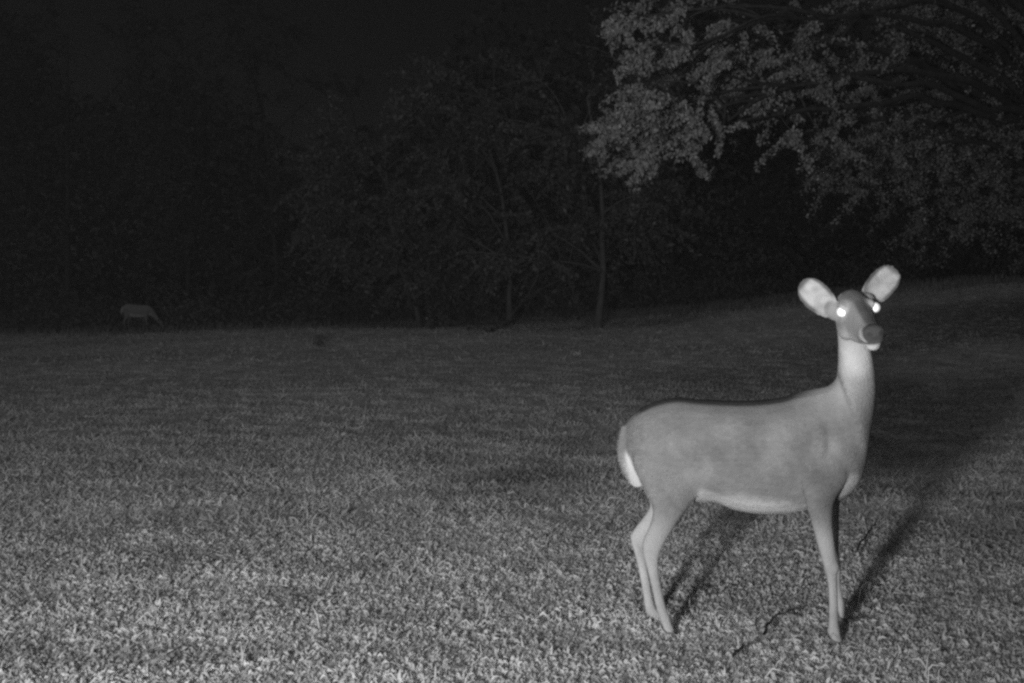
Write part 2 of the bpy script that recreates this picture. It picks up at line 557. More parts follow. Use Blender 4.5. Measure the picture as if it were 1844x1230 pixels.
bush_specs = [
    (600, 30.5, 75, 75, 'pale bush right of the grazing deer, beneath the dim tree', 12),
    (485, 33.0, 80, 90, 'dim rounded bush between the grazing deer and the pale bush', 12),
    (690, 31.0, 60, 55, 'low dark bush left of the thin trunks at the lawn edge', 10),
    (1010, 33.0, 85, 60, 'low bush between the two leaning trunks', 12),
    (1290, 33.5, 95, 75, 'low bush on the bank above the back of the near deer', 12),
    (60, 36.0, 90, 80, 'dim bush at the lawn edge by the left border', 12),
]
for q, (bu, Y, ru, hv, lab, ns) in enumerate(bush_specs):
    r = np.random.default_rng(300 + q)
    b = on_ground(bu, Y)
    k = Y / FPX
    S = []
    for _ in range(ns):
        S.append((b + np.array([r.uniform(-1, 1) * ru * k, r.uniform(-0.6, 0.6) * ru * k, r.uniform(0.15, 1.0) * hv * k]), r.uniform(0.35, 0.6)))
    tl = trunk_line(b, b + np.array([0, 0, hv * k * 0.7]), r, 0.05, 5)
    make_tree(lab, b, tl, 0.05, S, 0.09, 0.12, 170, 400 + q, 'bushes at the edge of the lawn', 'bush', 'bush')

# --- ragged undergrowth where the lawn runs out
r = np.random.default_rng(58)
n = 30000
ux = r.uniform(-20, 22, n); uy = lawn_edge(ux) + 0.2 + r.uniform(0, 1, n) ** 1.5 * 7
uh = np.clip(0.55 + 0.35 * Noise(59, 2.4)(ux, uy) + 0.2 * Noise(60, 0.8)(ux, uy), 0.08, 2.0)
cen = np.stack([ux, uy, ground_z(ux, uy) + uh * r.uniform(0, 1, n)], -1)
v_, f_, t_ = leaf_mesh(cen, r, 0.14, 0.07, np.clip(r.normal(0.12, 0.03, n), 0.04, 0.25))
uo = mesh_obj('undergrowth', v_, f_, M_LEAF, cols=t_)
tag(uo, 'ragged dark undergrowth along the far edge of the lawn', 'undergrowth', kind='stuff')

# --- the wood behind, a far dark mass nobody could count
r = np.random.default_rng(55)
n = 90000
wy = r.uniform(40, 62, n); wx = r.uniform(-0.62, 0.72, n) * wy
top_w = 9.5 + 4.0 * sstep(8, 20, wx) + 3.0 * np.sin(wx * 0.23 + 0.4) + 1.6 * np.sin(wx * 0.61 + wy * 0.2)
wz = ground_z(np.clip(wx, -60, 40), wy) + top_w * r.uniform(0, 1, n) ** 0.8
clump = Noise(56, 2.2, dim=3)(wx, wy, wz)
kp = clump > -0.6
cen = np.stack([wx, wy, wz], -1)[kp]
v_, f_, t_ = leaf_mesh(cen, r, 0.34, 0.24, np.clip(r.normal(0.08, 0.02, len(cen)), 0.03, 0.2))
wo = mesh_obj('woods', v_, f_, M_LEAF, cols=t_)
tag(wo, 'far dark woods behind the lawn reading as one mass', 'woods', kind='stuff')


# ------------------------------------------------------------------ deer
def catmull(A, sub):
    A = np.asarray(A, float)
    Q = np.vstack([2 * A[0] - A[1], A, 2 * A[-1] - A[-2]])
    out = []
    for i in range(1, len(Q) - 2):
        p0, p1, p2, p3 = Q[i - 1:i + 3]
        for s in range(sub):
            t = s / sub
            out.append(0.5 * (2 * p1 + (p2 - p0) * t + (2 * p0 - 5 * p1 + 4 * p2 - p3) * t * t + (3 * p1 - p0 - 3 * p2 + p3) * t ** 3))
    out.append(Q[-2])
    return np.array(out)


def loft(st, D, sub=5, k=28, power=2.0):
    """st rows: back point(3), front point(3), half depth. Elliptic sections, closed ends."""
    A = catmull(st, sub)
    th = np.arange(k) * 2 * math.pi / k
    ce = np.sign(np.cos(th)) * np.abs(np.cos(th)) ** (2 / power)
    se = np.sign(np.sin(th)) * np.abs(np.sin(th)) ** (2 / power)
    V = []
    for row in A:
        c = (row[:3] + row[3:6]) / 2
        a = (row[:3] - row[3:6]) / 2
        V.append(c + ce[:, None] * a + se[:, None] * D * max(row[6], 1e-3))
    V = np.array(V)
    m = len(V)
    ii = np.arange(m * k).reshape(m, k)
    F = [tuple(map(int, f)) for f in np.stack([ii[:-1], np.roll(ii[:-1], -1, 1), np.roll(ii[1:], -1, 1), ii[1:]], -1).reshape(-1, 4)]
    V = list(V.reshape(-1, 3))
    V.append(np.mean(V[:k], 0)); V.append(np.mean(V[(m - 1) * k:m * k], 0))
    c0, c1 = m * k, m * k + 1
    for j in range(k):
        F.append((j, c0, (j + 1) % k))
        F.append(((m - 1) * k + j, (m - 1) * k + (j + 1) % k, c1))
    return np.array(V), F


def blob(c, ax, k=16):
    """ellipsoid with axes given as rows of ax"""
    V, F = [], []
    for i in range(k + 1):
        ph = math.pi * i / k
        for j in range(2 * k):
            t = math.pi * j / k
            q = np.array([math.sin(ph) * math.cos(t), math.sin(ph) * math.sin(t), math.cos(ph)])
            V.append(c + q @ ax)
    w = 2 * k
    for i in range(k):
        for j in range(w):
            F.append((i * w + j, i * w + (j + 1) % w, (i + 1) * w + (j + 1) % w, (i + 1) * w + j))
    return np.array(V), F


def fuse(name, pieces, voxel, smooth_it, mat, parent, origin, color_fn, extra=None):
    """join closed pieces into ONE continuous skin (voxel remesh, then relax)"""
    V, F, o = [], [], 0
    for v_, f_ in pieces:
        V.append(np.asarray(v_) - origin)
        F += [tuple(i + o for i in f) for f in f_]
        o += len(v_)
    tmp = mesh_obj('tmp_skin', np.concatenate(V), F)
    md = tmp.modifiers.new('r', 'REMESH'); md.mode = 'VOXEL'; md.voxel_size = voxel; md.use_smooth_shade = True
    sm = tmp.modifiers.new('s', 'SMOOTH'); sm.factor = 0.5; sm.iterations = smooth_it
    dg = bpy.context.evaluated_depsgraph_get()
    me = bpy.data.meshes.new_from_object(tmp.evaluated_get(dg))
    old = tmp.data
    bpy.data.objects.remove(tmp); bpy.data.meshes.remove(old)
    me.name = name
    n = len(me.vertices)
    co = np.zeros(n * 3, np.float32); me.vertices.foreach_get('co', co)
    no = np.zeros(n * 3, np.float32); me.vertices.foreach_get('normal', no)
    co = co.reshape(-1, 3) + origin
    tone = color_fn(co, no.reshape(-1, 3))
    a = me.color_attributes.new('tone', 'FLOAT_COLOR', 'POINT')
    cc = np.ones((n, 4), np.float32); cc[:, :3] = tone[:, None]
    a.data.foreach_set('color', cc.ravel())
    me.polygons.foreach_set('use_smooth', np.ones(len(me.polygons), bool))
    me.materials.clear(); me.materials.append(mat)
    ob = bpy.data.objects.new(name, me)
    COL.objects.link(ob); ob.parent = parent
    return ob


def norm(a):
    a = np.asarray(a, float)
    return a / np.linalg.norm(a)


# ---- the near doe; outline points are (u, v) in the photograph, each at its own depth
AX = norm([0.975, -0.222, 0])            # nose-ward body axis
D = norm([0.222, 0.975, 0])              # from its near (right) side to its far side


def yb(u):                               # depth of the body's middle plane
    return 4.03 - (u - 1120) / 440 * 0.20


def rows(lst, dd=0.0, ymix=None):
    out = []
    for q in lst:
        (u1, v1), (u2, v2), b = q[0], q[1], q[2]
        Yc = q[3] if len(q) > 3 else yb((u1 + u2) / 2) + dd
        out.append(np.r_[P(u1, v1, Yc), P(u2, v2, Yc), b])
    return out


torso = rows([
    ((1121, 792), (1130, 845), .035), ((1126, 765), (1150, 872), .082), ((1148, 740), (1176, 892), .112),
    ((1180, 723), (1215, 903), .13), ((1220, 716), (1262, 903), .135), ((1262, 719), (1290, 904), .135),
    ((1323, 721), (1325, 918), .142), ((1368, 720), (1370, 925), .143), ((1408, 715), (1414, 924), .137),
    ((1438, 706), (1452, 918), .125), ((1466, 700), (1488, 912), .112), ((1490, 695), (1522, 896), .10),
    ((1502, 686), (1546, 872), .09), ((1507, 676), (1559, 838), .086),
    ((1508, 664), (1565, 800), .081, 3.82), ((1509, 653), (1572, 755), .074, 3.815), ((1509, 643), (1577, 712), .068, 3.81),
    ((1509, 632), (1576, 676), .062, 3.80), ((1509, 617), (1572, 644), .055, 3.79), ((1508, 600), (1565, 615), .053, 3.78),
    ((1507, 583), (1558, 590), .05, 3.775), ((1510, 562), (1552, 566), .042, 3.77)])
near_hind = rows([
    ((1155, 770), (1215, 755), .030, 3.99), ((1139, 825), (1252, 820), .056, 3.915), ((1156, 872), (1262, 876), .052, 3.905),
    ((1170, 898), (1246, 906), .042, 3.90), ((1175, 925), (1226, 932), .034, 3.89), ((1168, 950), (1211, 955), .026, 3.88),
    ((1158, 972), (1199, 975), .022, 3.87), ((1157, 995), (1189, 998), .019, 3.86), ((1165, 1025), (1186, 1020), .0155, 3.85),
    ((1173, 1058), (1191, 1055), .014, 3.84), ((1181, 1094), (1199, 1090), .0145, 3.83), ((1187, 1112), (1206, 1110), .017, 3.825),
    ((1194, 1130), (1211, 1126), .016, 3.82), ((1199, 1142), (1217, 1139), .018, 3.815)])
far_hind = rows([
    ((1150, 790), (1235, 790), .045, 4.10), ((1148, 850), (1240, 860), .05, 4.10), ((1160, 885), (1232, 895), .042, 4.10),
    ((1170, 908), (1212, 925), .034, 4.10), ((1155, 935), (1190, 950), .026, 4.09), ((1141, 953), (1171, 972), .022, 4.08),
    ((1135, 970), (1164, 985), .019, 4.07), ((1141, 992), (1163, 998), .016, 4.05), ((1148, 1020), (1166, 1020), .014, 4.03),
    ((1154, 1050), (1171, 1048), .0135, 4.02), ((1159, 1080), (1176, 1077), .014, 4.00), ((1162, 1097), (1181, 1093), .016, 3.99),
    ((1172, 1112), (1190, 1106), .0155, 3.985), ((1180, 1121), (1197, 1116), .017, 3.98)])
near_fore = rows([
    ((1448, 742), (1500, 746), .028, 3.835), ((1438, 795), (1520, 800), .040, 3.802), ((1437, 835), (1530, 840), .044, 3.788), ((1442, 868), (1522, 870), .044, 3.777),
    ((1449, 897), (1504, 900), .039, 3.77), ((1457, 928), (1499, 930), .031, 3.765), ((1466, 960), (1501, 961), .025, 3.76),
    ((1475, 993), (1505, 993), .021, 3.755), ((1483, 1020), (1509, 1020), .0195, 3.75), ((1489, 1044), (1508, 1042), .0165, 3.75),
    ((1492, 1076), (1509, 1074), .0145, 3.745), ((1492, 1108), (1510, 1105), .015, 3.74), ((1491, 1130), (1511, 1129), .018, 3.74),
    ((1494, 1146), (1514, 1144), .017, 3.735), ((1498, 1157), (1518, 1155), .0185, 3.73)])
far_fore = rows([
    ((1450, 800), (1530, 805), .035, 3.95), ((1462, 855), (1528, 862), .042, 3.96), ((1478, 898), (1513, 905), .034, 3.97),
    ((1485, 945), (1511, 948), .026, 3.98), ((1490, 995), (1511, 995), .021, 3.985), ((1493, 1022), (1514, 1022), .0185, 3.99),
    ((1497, 1050), (1514, 1048), .015, 3.99), ((1501, 1075), (1518, 1073), .014, 3.99), ((1505, 1092), (1524, 1090), .0165, 3.985),
    ((1510, 1106), (1527, 1104), .016, 3.98), ((1512, 1116), (1529, 1114), .017, 3.975)])
tail = rows([((1120, 765), (1138, 770), .016, 4.0), ((1113, 795), (1131, 797), .026, 3.985), ((1113, 820), (1136, 820), .03, 3.975),
             ((1119, 845), (1147, 842), .028, 3.97), ((1131, 866), (1155, 862), .02, 3.965), ((1146, 879), (1158, 875), .008, 3.96)])

# ---- head: built along its own axes
E = P(1543, 556, 3.70)                    # between the eyes
vdir = norm([E[0], E[1], 0])              # away from the camera
rgt = np.array([vdir[1], -vdir[0], 0])
AZ, PT, ROLL = math.radians(17), math.radians(13), math.radians(8)
fh = -vdir * math.cos(AZ) + rgt * math.sin(AZ)
F_ = norm(fh * math.cos(PT) + np.array([0, 0, -math.sin(PT)]))
R_ = norm(np.cross(F_, [0, 0, 1]))
if R_ @ rgt < 0:
    R_ = -R_
U_ = norm(np.cross(R_, F_))
if U_[2] < 0:
    U_ = -U_
R_, U_ = R_ * math.cos(ROLL) + U_ * math.sin(ROLL), U_ * math.cos(ROLL) - R_ * math.sin(ROLL)


def HP(s, rr, uu):
    return E + F_ * s + R_ * rr + U_ * uu


head = []
for s, ut, ub, hw in [(-.115, .02, -.05, .034), (-.095, .040, -.075, .050), (-.06, .052, -.095, .059), (-.02, .046, -.108, .060), (.015, .034, -.112, .055),
                      (.05, .020, -.108, .048), (.085, .008, -.100, .041), (.12, -.004, -.092, .037), (.15, -.012, -.086, .036), (.172, -.018, -.082, .033), (.186, -.030, -.074, .024)]:
    head.append(np.r_[HP(s, 0, ut), HP(s, 0, ub), hw])
pieces = [loft(torso, D), loft(near_hind, D, k=20), loft(far_hind, D, k=20), loft(near_fore, D, k=20), loft(far_fore, D, k=20),
          loft(tail, D, k=16), loft(head, R_, k=24)]
# jaw, brow ridges, nose pad, shoulder and haunch muscles
for s in (-1, 1):
    pieces.append(blob(HP(-.006, s * .046, .012), np.array([F_ * .032, R_ * .015, U_ * .014])))      # brow
    pieces.append(blob(HP(-.015, s * .040, -.060), np.array([F_ * .060, R_ * .024, U_ * .045])))     # cheek
pieces.append(blob(HP(.168, 0, -.036), np.array([F_ * .027, R_ * .037, U_ * .026])))                 # nose
pieces.append(blob(HP(.158, 0, -.084), np.array([F_ * .026, R_ * .024, U_ * .015])))                 # chin
# broad shallow muscles: ribs, shoulder, haunch
for (u, v, a, b_, c_) in [(1345, 812, .17, .150, .115), (1472, 800, .062, .1255, .15), (1196, 805, .082, .139, .125)]:
    pieces.append(blob(P(u, v, yb(u)), np.array([AX * a, D * b_, np.array([0, 0, c_])])))
# neck set smoothly into the shoulder, brisket, point of the far hock
for (u, v, Y, a, b_, c_) in [(1528, 790, 3.86, .060, .082, .125), (1500, 770, 3.88, .07, .095, .12), (1524, 858, 3.85, .030, .05, .045)]:
    pieces.append(blob(P(u, v, Y), np.array([AX * a, D * b_, np.array([0, 0, c_])])))
for (u, v, Y, a, b_, c_) in [(1497, 1022, 3.752, .027, .021, .030), (1504, 1024, 3.99, .022, .019, .026), (1171, 984, 3.868, .026, .020, .030),   # knees, hock
                             (1501, 1136, 3.74, .022, .019, .020), (1198, 1116, 3.825, .020, .018, .020), (1172, 1100, 3.99, .021, .018, .02), (1515, 1096, 3.985, .02, .018, .018)]:   # fetlocks
    pieces.append(blob(P(u, v, Y), np.array([AX * a, D * b_, np.array([0, 0, c_])])))
pieces.append(blob(P(1141, 964, 4.075), np.array([norm([.8, 0, .6]) * .018, D * .010, norm([-.6, 0, .8]) * .010])))


def ear(base, tip, W2, facing, cup):
    """cupped leaf-shaped shell from base to tip, hollow side towards `facing`"""
    ax = tip - base
    L = np.linalg.norm(ax); ax = ax / L
    nf = norm(facing - ax * (facing @ ax))
    sd = np.cross(ax, nf)
    prof_s = [0, .12, .3, .5, .7, .86, .95, 1.0]
    prof_w = [.62, .76, .93, 1.0, .96, .78, .52, .16]
    ns, nt = 26, 17
    ff, bb = [], []
    for i in range(ns):
        s = i / (ns - 1)
        w = W2 * np.interp(s, prof_s, prof_w)
        for j in range(nt):
            t = -1 + 2 * j / (nt - 1)
            cupd = cup * (1 - t * t) * (1 - 0.55 * s) * (0.5 + 0.5 * w / W2)
            p = base + ax * (s * L) + sd * (w * t) - nf * cupd - nf * 0.02 * s * s
            ff.append(p + nf * 0.0045); bb.append(p - nf * 0.0045)
    Vv = np.array(ff + bb)
    Ff = []
    o = ns * nt
    for i in range(ns - 1):
        for j in range(nt - 1):
            a = i * nt + j
            Ff.append((a, a + 1, a + nt + 1, a + nt))
            Ff.append((o + a, o + a + nt, o + a + nt + 1, o + a + 1))
    ring = [j for j in range(nt)] + [i * nt + nt - 1 for i in range(1, ns)] + [(ns - 1) * nt + j for j in range(nt - 2, -1, -1)] + [i * nt for i in range(ns - 2, 0, -1)]
    for a, b in zip(ring, ring[1:] + ring[:1]):
        Ff.append((a, o + a, o + b, b))
    return (Vv, Ff), (base, ax, L, nf, sd, prof_s, prof_w, W2)


to_cam = norm(np.array([0, 0, CAM_Z]) - E)
ear_l, el = ear(P(1500, 562, 3.735), P(1442, 508, 3.75), .050, norm(to_cam + np.array([-.15, 0, 0])), .030)
ear_r, er = ear(P(1560, 543, 3.765), P(1618, 479, 3.80), .050, norm(to_cam + np.array([.1, 0, 0])), .030)
pieces += [ear_l, ear_r]
pieces.append(blob(P(1519, 546, 3.765), np.array([R_ * .030, F_ * .04, U_ * .026])))
for (u, v, Y, q) in [(1504, 560, 3.745, el), (1558, 545, 3.77, er)]:      # ear roots
    pieces.append(blob(P(u, v, Y), np.array([q[1] * .038, q[4] * .032, q[3] * .028])))
origin = np.array([P(1350, 1150, 3.9)[0], 3.9, 0.0])


def sph(co, c, r0, r1):
    return 1 - sstep(r0, r1, np.linalg.norm(co - c, axis=1))


def proj(co):
    """photograph pixel of each world point (used to place coat markings)"""
    x, y, z = co[:, 0], co[:, 1], co[:, 2] - CAM_Z
    zc = y * cp - z * sp
    yc = y * sp + z * cp
    return W / 2 + FPX * x / zc, H / 2 - FPX * yc / zc


def mix(a, b, t):
    return a * (1 - t) + b * t


N_COAT = Noise(77, 0.16, dim=3)
N_FINE = Noise(78, 0.030, dim=3)


def coat(co, no):
    n = len(co)
    z = co[:, 2]
    lx = (co - origin) @ AX                       # along the body
    t = np.full(n, 0.187) + 0.017 * N_COAT(co[:, 0], co[:, 1], co[:, 2]) + 0.007 * N_FINE(co[:, 0], co[:, 1], co[:, 2])
    # darker saddle along the spine, paler flanks
    t = mix(t, 0.165, sstep(0.68, 0.86, z) * sstep(1.0, 0.9, z) * sstep(0.30, 0.15, lx))
    # thin dark line down the spine, muscle shading painted into elbow and flank
    cy = (co - P(1300, 800, yb(1300))) @ D
    t = mix(t, 0.03, sstep(.060, .045, np.abs(cy)) * sstep(.25, .55, no[:, 2]) * sstep(.75, .78, z) * sstep(1.02, .98, z))
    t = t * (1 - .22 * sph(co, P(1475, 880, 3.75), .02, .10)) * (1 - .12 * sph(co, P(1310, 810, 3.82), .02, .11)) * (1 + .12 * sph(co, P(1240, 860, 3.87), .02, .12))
    # white belly and groin
    u, v = proj(co)
    line = np.interp(u, [1235, 1262, 1290, 1370, 1452], [905, 884, 893, 901, 912])
    line = line + 1.6 * N_FINE(co[:, 0], co[:, 1], co[:, 2])
    under = sstep(-13, 10, v - line) * sstep(1238, 1258, u) * sstep(1460, 1448, u) * sstep(0.36, 0.42, z)
    t = mix(t, 0.44, under)
    # pale brisket and the front of the chest
    t = mix(t, 0.36, sph(co, P(1528, 876, 3.8), .03, .07))
    t = mix(t, 0.32, sstep(.46, .32, z))                # paler shanks
    # pale insides of the legs
    inner = sstep(0.35, 0.8, no @ D * np.where(((co - origin) @ D) < 0.0, 1, -1)) * sstep(0.5, 0.42, z)
    t = mix(t, 0.40, inner * 0.6)
    # neck and throat
    t = mix(t, 0.37, sstep(.72, .95, z) * sstep(.10, .24, lx))
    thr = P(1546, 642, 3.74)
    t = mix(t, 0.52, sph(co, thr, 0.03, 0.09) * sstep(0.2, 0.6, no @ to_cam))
    # head
    hs, hr, hu = (co - E) @ F_, (co - E) @ R_, (co - E) @ U_
    inhead = sstep(-.13, -.10, hs) * sstep(.095, .075, np.abs(hr)) * sstep(-.115, -.095, hu) * sstep(.10, .08, hu)
    face = np.full(n, 0.26)
    face = mix(face, 0.105, sstep(.026, .012, np.abs(hr - .004)) * sstep(-.03, .0, hs) * sstep(-.04, -.01, hu))     # dark blaze
    face = mix(face, 0.14, sstep(.02, .04, hu) * sstep(.06, .0, hs))                                                # crown
    for s in (-1, 1):
        ec = HP(.002, s * .055, .002)
        face = mix(face, 0.46, sph(co, ec, .020, .048))
    face = mix(face, 0.41, sstep(-.045, -.085, hu) * sstep(.12, .08, hs))                                            # cheeks below
    face = mix(face, 0.50, sstep(.125, .148, hs) * sstep(-.02, -.04, hu) * sstep(.016, .026, np.abs(hr)))                                              # muzzle ring
    face = mix(face, 0.52, sstep(-.068, -.074, hu) * sstep(.12, .14, hs))                                            # chin
    face = mix(face, 0.075, sph(co, HP(.185, 0, -.034), .034, .041))                                                 # nose pad
    for s in (-1, 1):
        face = mix(face, 0.02, sph(co, HP(.193, s * .019, -.034), .006, .010))                                      # nostrils
    face = mix(face, 0.10, sstep(.0045, .002, np.abs(hu + .0675 + .10 * np.maximum(0, .15 - hs))) * sstep(.128, .138, hs))  # mouth line
    t = mix(t, face, inhead * sstep(-.11, -.07, hs))
    for q_ in (el, er):
        t = mix(t, 0.28, sph(co, q_[0], .030, .052))
    # ears: pale hollow, darker rim and back
    for (b, ax, L, nf, sd, ps, pw, W2) in (el, er):
        s = (co - b) @ ax / L
        tt = (co - b) @ sd / (W2 * np.interp(s, ps, pw))
        ins = (s > 0.12) & (s < 1.1) & (np.abs(tt) < 1.6) & (np.abs((co - b) @ nf) < .06)
        pale = mix(0.12, 0.42, sstep(.84, .66, np.abs(tt)) * sstep(.94, .82, s) * sstep(-.1, .3, no @ nf))
        pale = mix(pale, 0.33, sstep(.36, .16, s))
        pale = pale * (1 + .08 * N_COAT(co[:, 0] * 4, co[:, 1] * 4, co[:, 2] * 4)) * (1 - .25 * sstep(.45, .1, s) * sstep(.5, .0, np.abs(tt)))  # hollow darkened towards the root: inner shade painted into the ear
        t = np.where(ins, pale, t)
    # tail: brown outside, white underside towards the haunch
    u, v = proj(co)
    intail = (lx < -.36) & (u < 1162) & (v > 805) & (v < 890) & (co[:, 1] < 4.03)
    white = sstep(0, 9, u - (1119 + (v - 815) * 0.22)) * sstep(808, 825, v) * sstep(0, 6, (1134 + (v - 815) * 0.42) - u)
    t = np.where(intail, mix(t, 0.50, white), t)
    return np.clip(t, .05, .85)


doe = thing('deer', 'pale alert doe standing side on, head turned to the camera with bright eyes', 'deer', tuple(origin))
fuse('body', pieces, 0.0048, 11, M_COAT, doe, origin, coat)


def add_fur(body, parent, count, seed, flow, length, width):
    """short hairs lying over the skin: one slim triangle each, in one child mesh"""
    r = np.random.default_rng(seed)
    me = body.data
    me.calc_loop_triangles()
    nt_ = len(me.loop_triangles)
    tri = np.zeros(nt_ * 3, np.int32); me.loop_triangles.foreach_get('vertices', tri); tri = tri.reshape(-1, 3)
    nv = len(me.vertices)
    co = np.zeros(nv * 3, np.float32); me.vertices.foreach_get('co', co); co = co.reshape(-1, 3)
    no = np.zeros(nv * 3, np.float32); me.vertices.foreach_get('normal', no); no = no.reshape(-1, 3)
    cl = np.zeros(nv * 4, np.float32); me.color_attributes['tone'].data.foreach_get('color', cl); cl = cl.reshape(-1, 4)[:, 0]
    ar = np.linalg.norm(np.cross(co[tri[:, 1]] - co[tri[:, 0]], co[tri[:, 2]] - co[tri[:, 0]]), axis=1)
    pick = r.choice(nt_, count, p=ar / ar.sum())
    w = r.dirichlet([1, 1, 1], count)
    T = tri[pick]
    p = (co[T] * w[:, :, None]).sum(1)
    n = (no[T] * w[:, :, None]).sum(1); n /= np.linalg.norm(n, axis=1, keepdims=True) + 1e-9
    tone = (cl[T] * w).sum(1) * np.exp(r.normal(0, 0.24, count))
    tone = tone * np.exp(0.10 * Noise(seed, 0.016, dim=3)(p[:, 0], p[:, 1] , p[:, 2] * 1.6))
    fl = flow(p) + r.normal(0, 0.22, (count, 3))
    fl -= n * (fl * n).sum(1, keepdims=True)
    fl /= np.linalg.norm(fl, axis=1, keepdims=True) + 1e-9
    L = length(p) * r.uniform(0.6, 1.3, count)
    dirv = fl + n * r.uniform(0.02, 0.11, count)[:, None]
    sd = np.cross(n, fl) * (width / 2)
    V = np.stack([p - sd - n * 0.001, p + sd - n * 0.001, p + dirv * L[:, None]], 1).reshape(-1, 3)
    F = np.arange(count * 3).reshape(-1, 3)
    ob = mesh_obj('fur', V, F, M_COAT, parent, cols=np.repeat(np.clip(tone, .03, .85), 3))
    ob['kind'] = 'stuff'
    return ob


def flow_doe(p):
    q = p + origin
    z = q[:, 2]
    lx = p @ AX
    f = np.tile(-AX * 0.9 + np.array([0, 0, -0.45]), (len(p), 1))
    leg = sstep(.50, .42, z)[:, None]
    f = f * (1 - leg) + np.array([0.0, 0, -1.0]) * leg
    nk = (sstep(.80, .95, z) * sstep(.02, .12, lx))[:, None]
    f = f * (1 - nk) + (np.array([0, 0, -1.0]) - AX * 0.25) * nk
    hd = (sstep(.16, .12, np.linalg.norm(q - HP(.03, 0, -.03), axis=1)))[:, None]
    return f * (1 - hd) - F_ * hd


def len_doe(p):
    q = p + origin
    L = np.full(len(p), 0.013)
    L = mix(L, 0.007, sstep(.46, .36, q[:, 2]))
    L = mix(L, 0.0065, sstep(.20, .15, np.linalg.norm(q - HP(.03, 0, -.03), axis=1)))
    L = mix(L, 0.003, sph(q, HP(.185, 0, -.034), .034, .042))
    for (b, ax, Le, nf, *_) in (el, er):
        sE = (q - b) @ ax / Le
        L = np.where((sE > .05) & (sE < 1.15) & (np.linalg.norm(q - b - ax * Le * .5, axis=1) < .1), 0.0015, L)
    tl = sstep(-.36, -.40, p @ AX) * sstep(.9, .8, q[:, 2]) * sstep(.5, .56, q[:, 2])
    return mix(L, 0.015, tl)


add_fur([o for o in doe.children if o.name.startswith('body')][0], doe, 130000, 91, flow_doe, len_doe, 0.0018)
for s in (-1, 1):
    c = HP(.014, s * .0545, .000)
    to_l = norm(np.array(LAMP) - c); to_c = norm(np.array([0, 0, CAM_Z]) - c)
    en = norm(norm(to_l + to_c) + R_ * s * 0.18)
    e1 = norm(np.cross(en, [0, 0, 1])); e2 = np.cross(en, e1)
    v_, f_ = blob(c - origin, np.array([en * .0045, e1 * .0195, e2 * .0180]), 12)
    mesh_obj('eye', v_, f_, M_EYE, doe, smooth=True)


def hoof(parent, top, fwd, side, org, L=0.062, hgt=0.052, wid=0.046, mat=None):
    """cloven hoof: two pointed toes side by side"""
    V, F = [], []
    for s in (-1, 1):
        prof = [(0.0, 1.0, 1.0), (0.35, .72, 1.05), (0.75, .35, .85), (1.0, .04, .35)]
        o = len(V)
        for a, hz, ww in prof:
            cx = top + fwd * (a * L - 0.35 * L) + side * (s * wid * 0.26)
            wv = side * (wid * 0.23 * ww)
            bot = np.array([cx[0], cx[1], top[2] - hgt])
            up_ = bot + np.array([0, 0, hgt * hz + 0.004])
            V += [bot - wv, bot + wv, up_ + wv * 0.75, up_ - wv * 0.75]
        for q in range(3):
            a0 = o + q * 4
            for j in range(4):
                F.append((a0 + j, a0 + (j + 1) % 4, a0 + 4 + (j + 1) % 4, a0 + 4 + j))
        F.append((o + 3, o + 2, o + 1, o)); F.append((o + 12, o + 13, o + 14, o + 15))
    ob = mesh_obj('hoof', np.array(V) - org, F, mat or M_HORN, parent)
    return ob


for leg in (near_hind, far_hind, near_fore, far_fore):
    e = (leg[-1][:3] + leg[-1][3:6]) / 2
    gzv = float(ground_z(e[0], e[1]))
    hoof(doe, e + np.array([0, 0, 0.010]), norm([0.9, -0.4, 0]), norm([0.4, 0.9, 0]), origin, hgt=max(0.03, e[2] + 0.010 - gzv))

# ---- the far deer, grazing at the wood's edge
FY = 29.6
fo = on_ground(250, FY)
fo[1] = FY
gd = thing('deer', 'small dim deer grazing head down at the far edge of the lawn', 'deer', tuple(fo))
D2 = norm([-0.15, 0.99, 0])
A2 = norm([0.99, 0.15, 0])


def Q(x, z, y=0.0):
    return fo + (A2 * x * 0.84 + D2 * y + np.array([0, 0, z])) * 0.92


def rows2(lst, y=0.0):
    return [np.r_[Q(a[0], a[1], y), Q(b[0], b[1], y), w] for a, b, w in lst]


p2 = [
    loft(rows2([((-.55, .66), (-.53, .60), .04), ((-.52, .75), (-.47, .52), .09), ((-.40, .84), (-.36, .48), .13), ((-.1, .81), (-.1, .42), .15), ((.12, .80), (.13, .42), .14),
                ((.28, .80), (.30, .46), .11), ((.42, .74), (.38, .50), .085), ((.54, .60), (.46, .44), .065), ((.66, .44), (.58, .32), .055), ((.72, .34), (.65, .25), .05)]), D2, k=20),
    loft(rows2([((.66, .42), (.62, .30), .05), ((.76, .34), (.68, .24), .055), ((.82, .22), (.73, .16), .045), ((.86, .12), (.79, .08), .032), ((.87, .07), (.82, .05), .02)]), D2, k=16),
]
for yy, ph in ((-.08, 0.0), (.08, 1.0)):
    o = 0.10 * ph
    p2.append(loft(rows2([((-.52 + o, .7), (-.26 + o, .7), .06), ((-.46 + o, .5), (-.28 + o, .5), .05), ((-.49 + o, .36), (-.41 + o, .36), .028), ((-.50 + o, .28), (-.44 + o, .28), .02),
                          ((-.47 + o, .12), (-.43 + o, .12), .016), ((-.46 + o, .01), (-.40 + o, .01), .02)], yy), D2, k=12))
    o = -0.12 * ph
    p2.append(loft(rows2([((.16 + o, .65), (.34 + o, .65), .05), ((.20 + o, .45), (.32 + o, .45), .042), ((.24 + o, .28), (.29 + o, .28), .022), ((.24 + o, .12), (.28 + o, .12), .016),
                          ((.24 + o, .01), (.30 + o, .01), .02)], yy), D2, k=12))
for s in (-1, 1):
    p2.append(blob(Q(.66, .38, s * .11), np.array([A2 * .03, D2 * .075, np.array([0, 0, .04])]), 8))
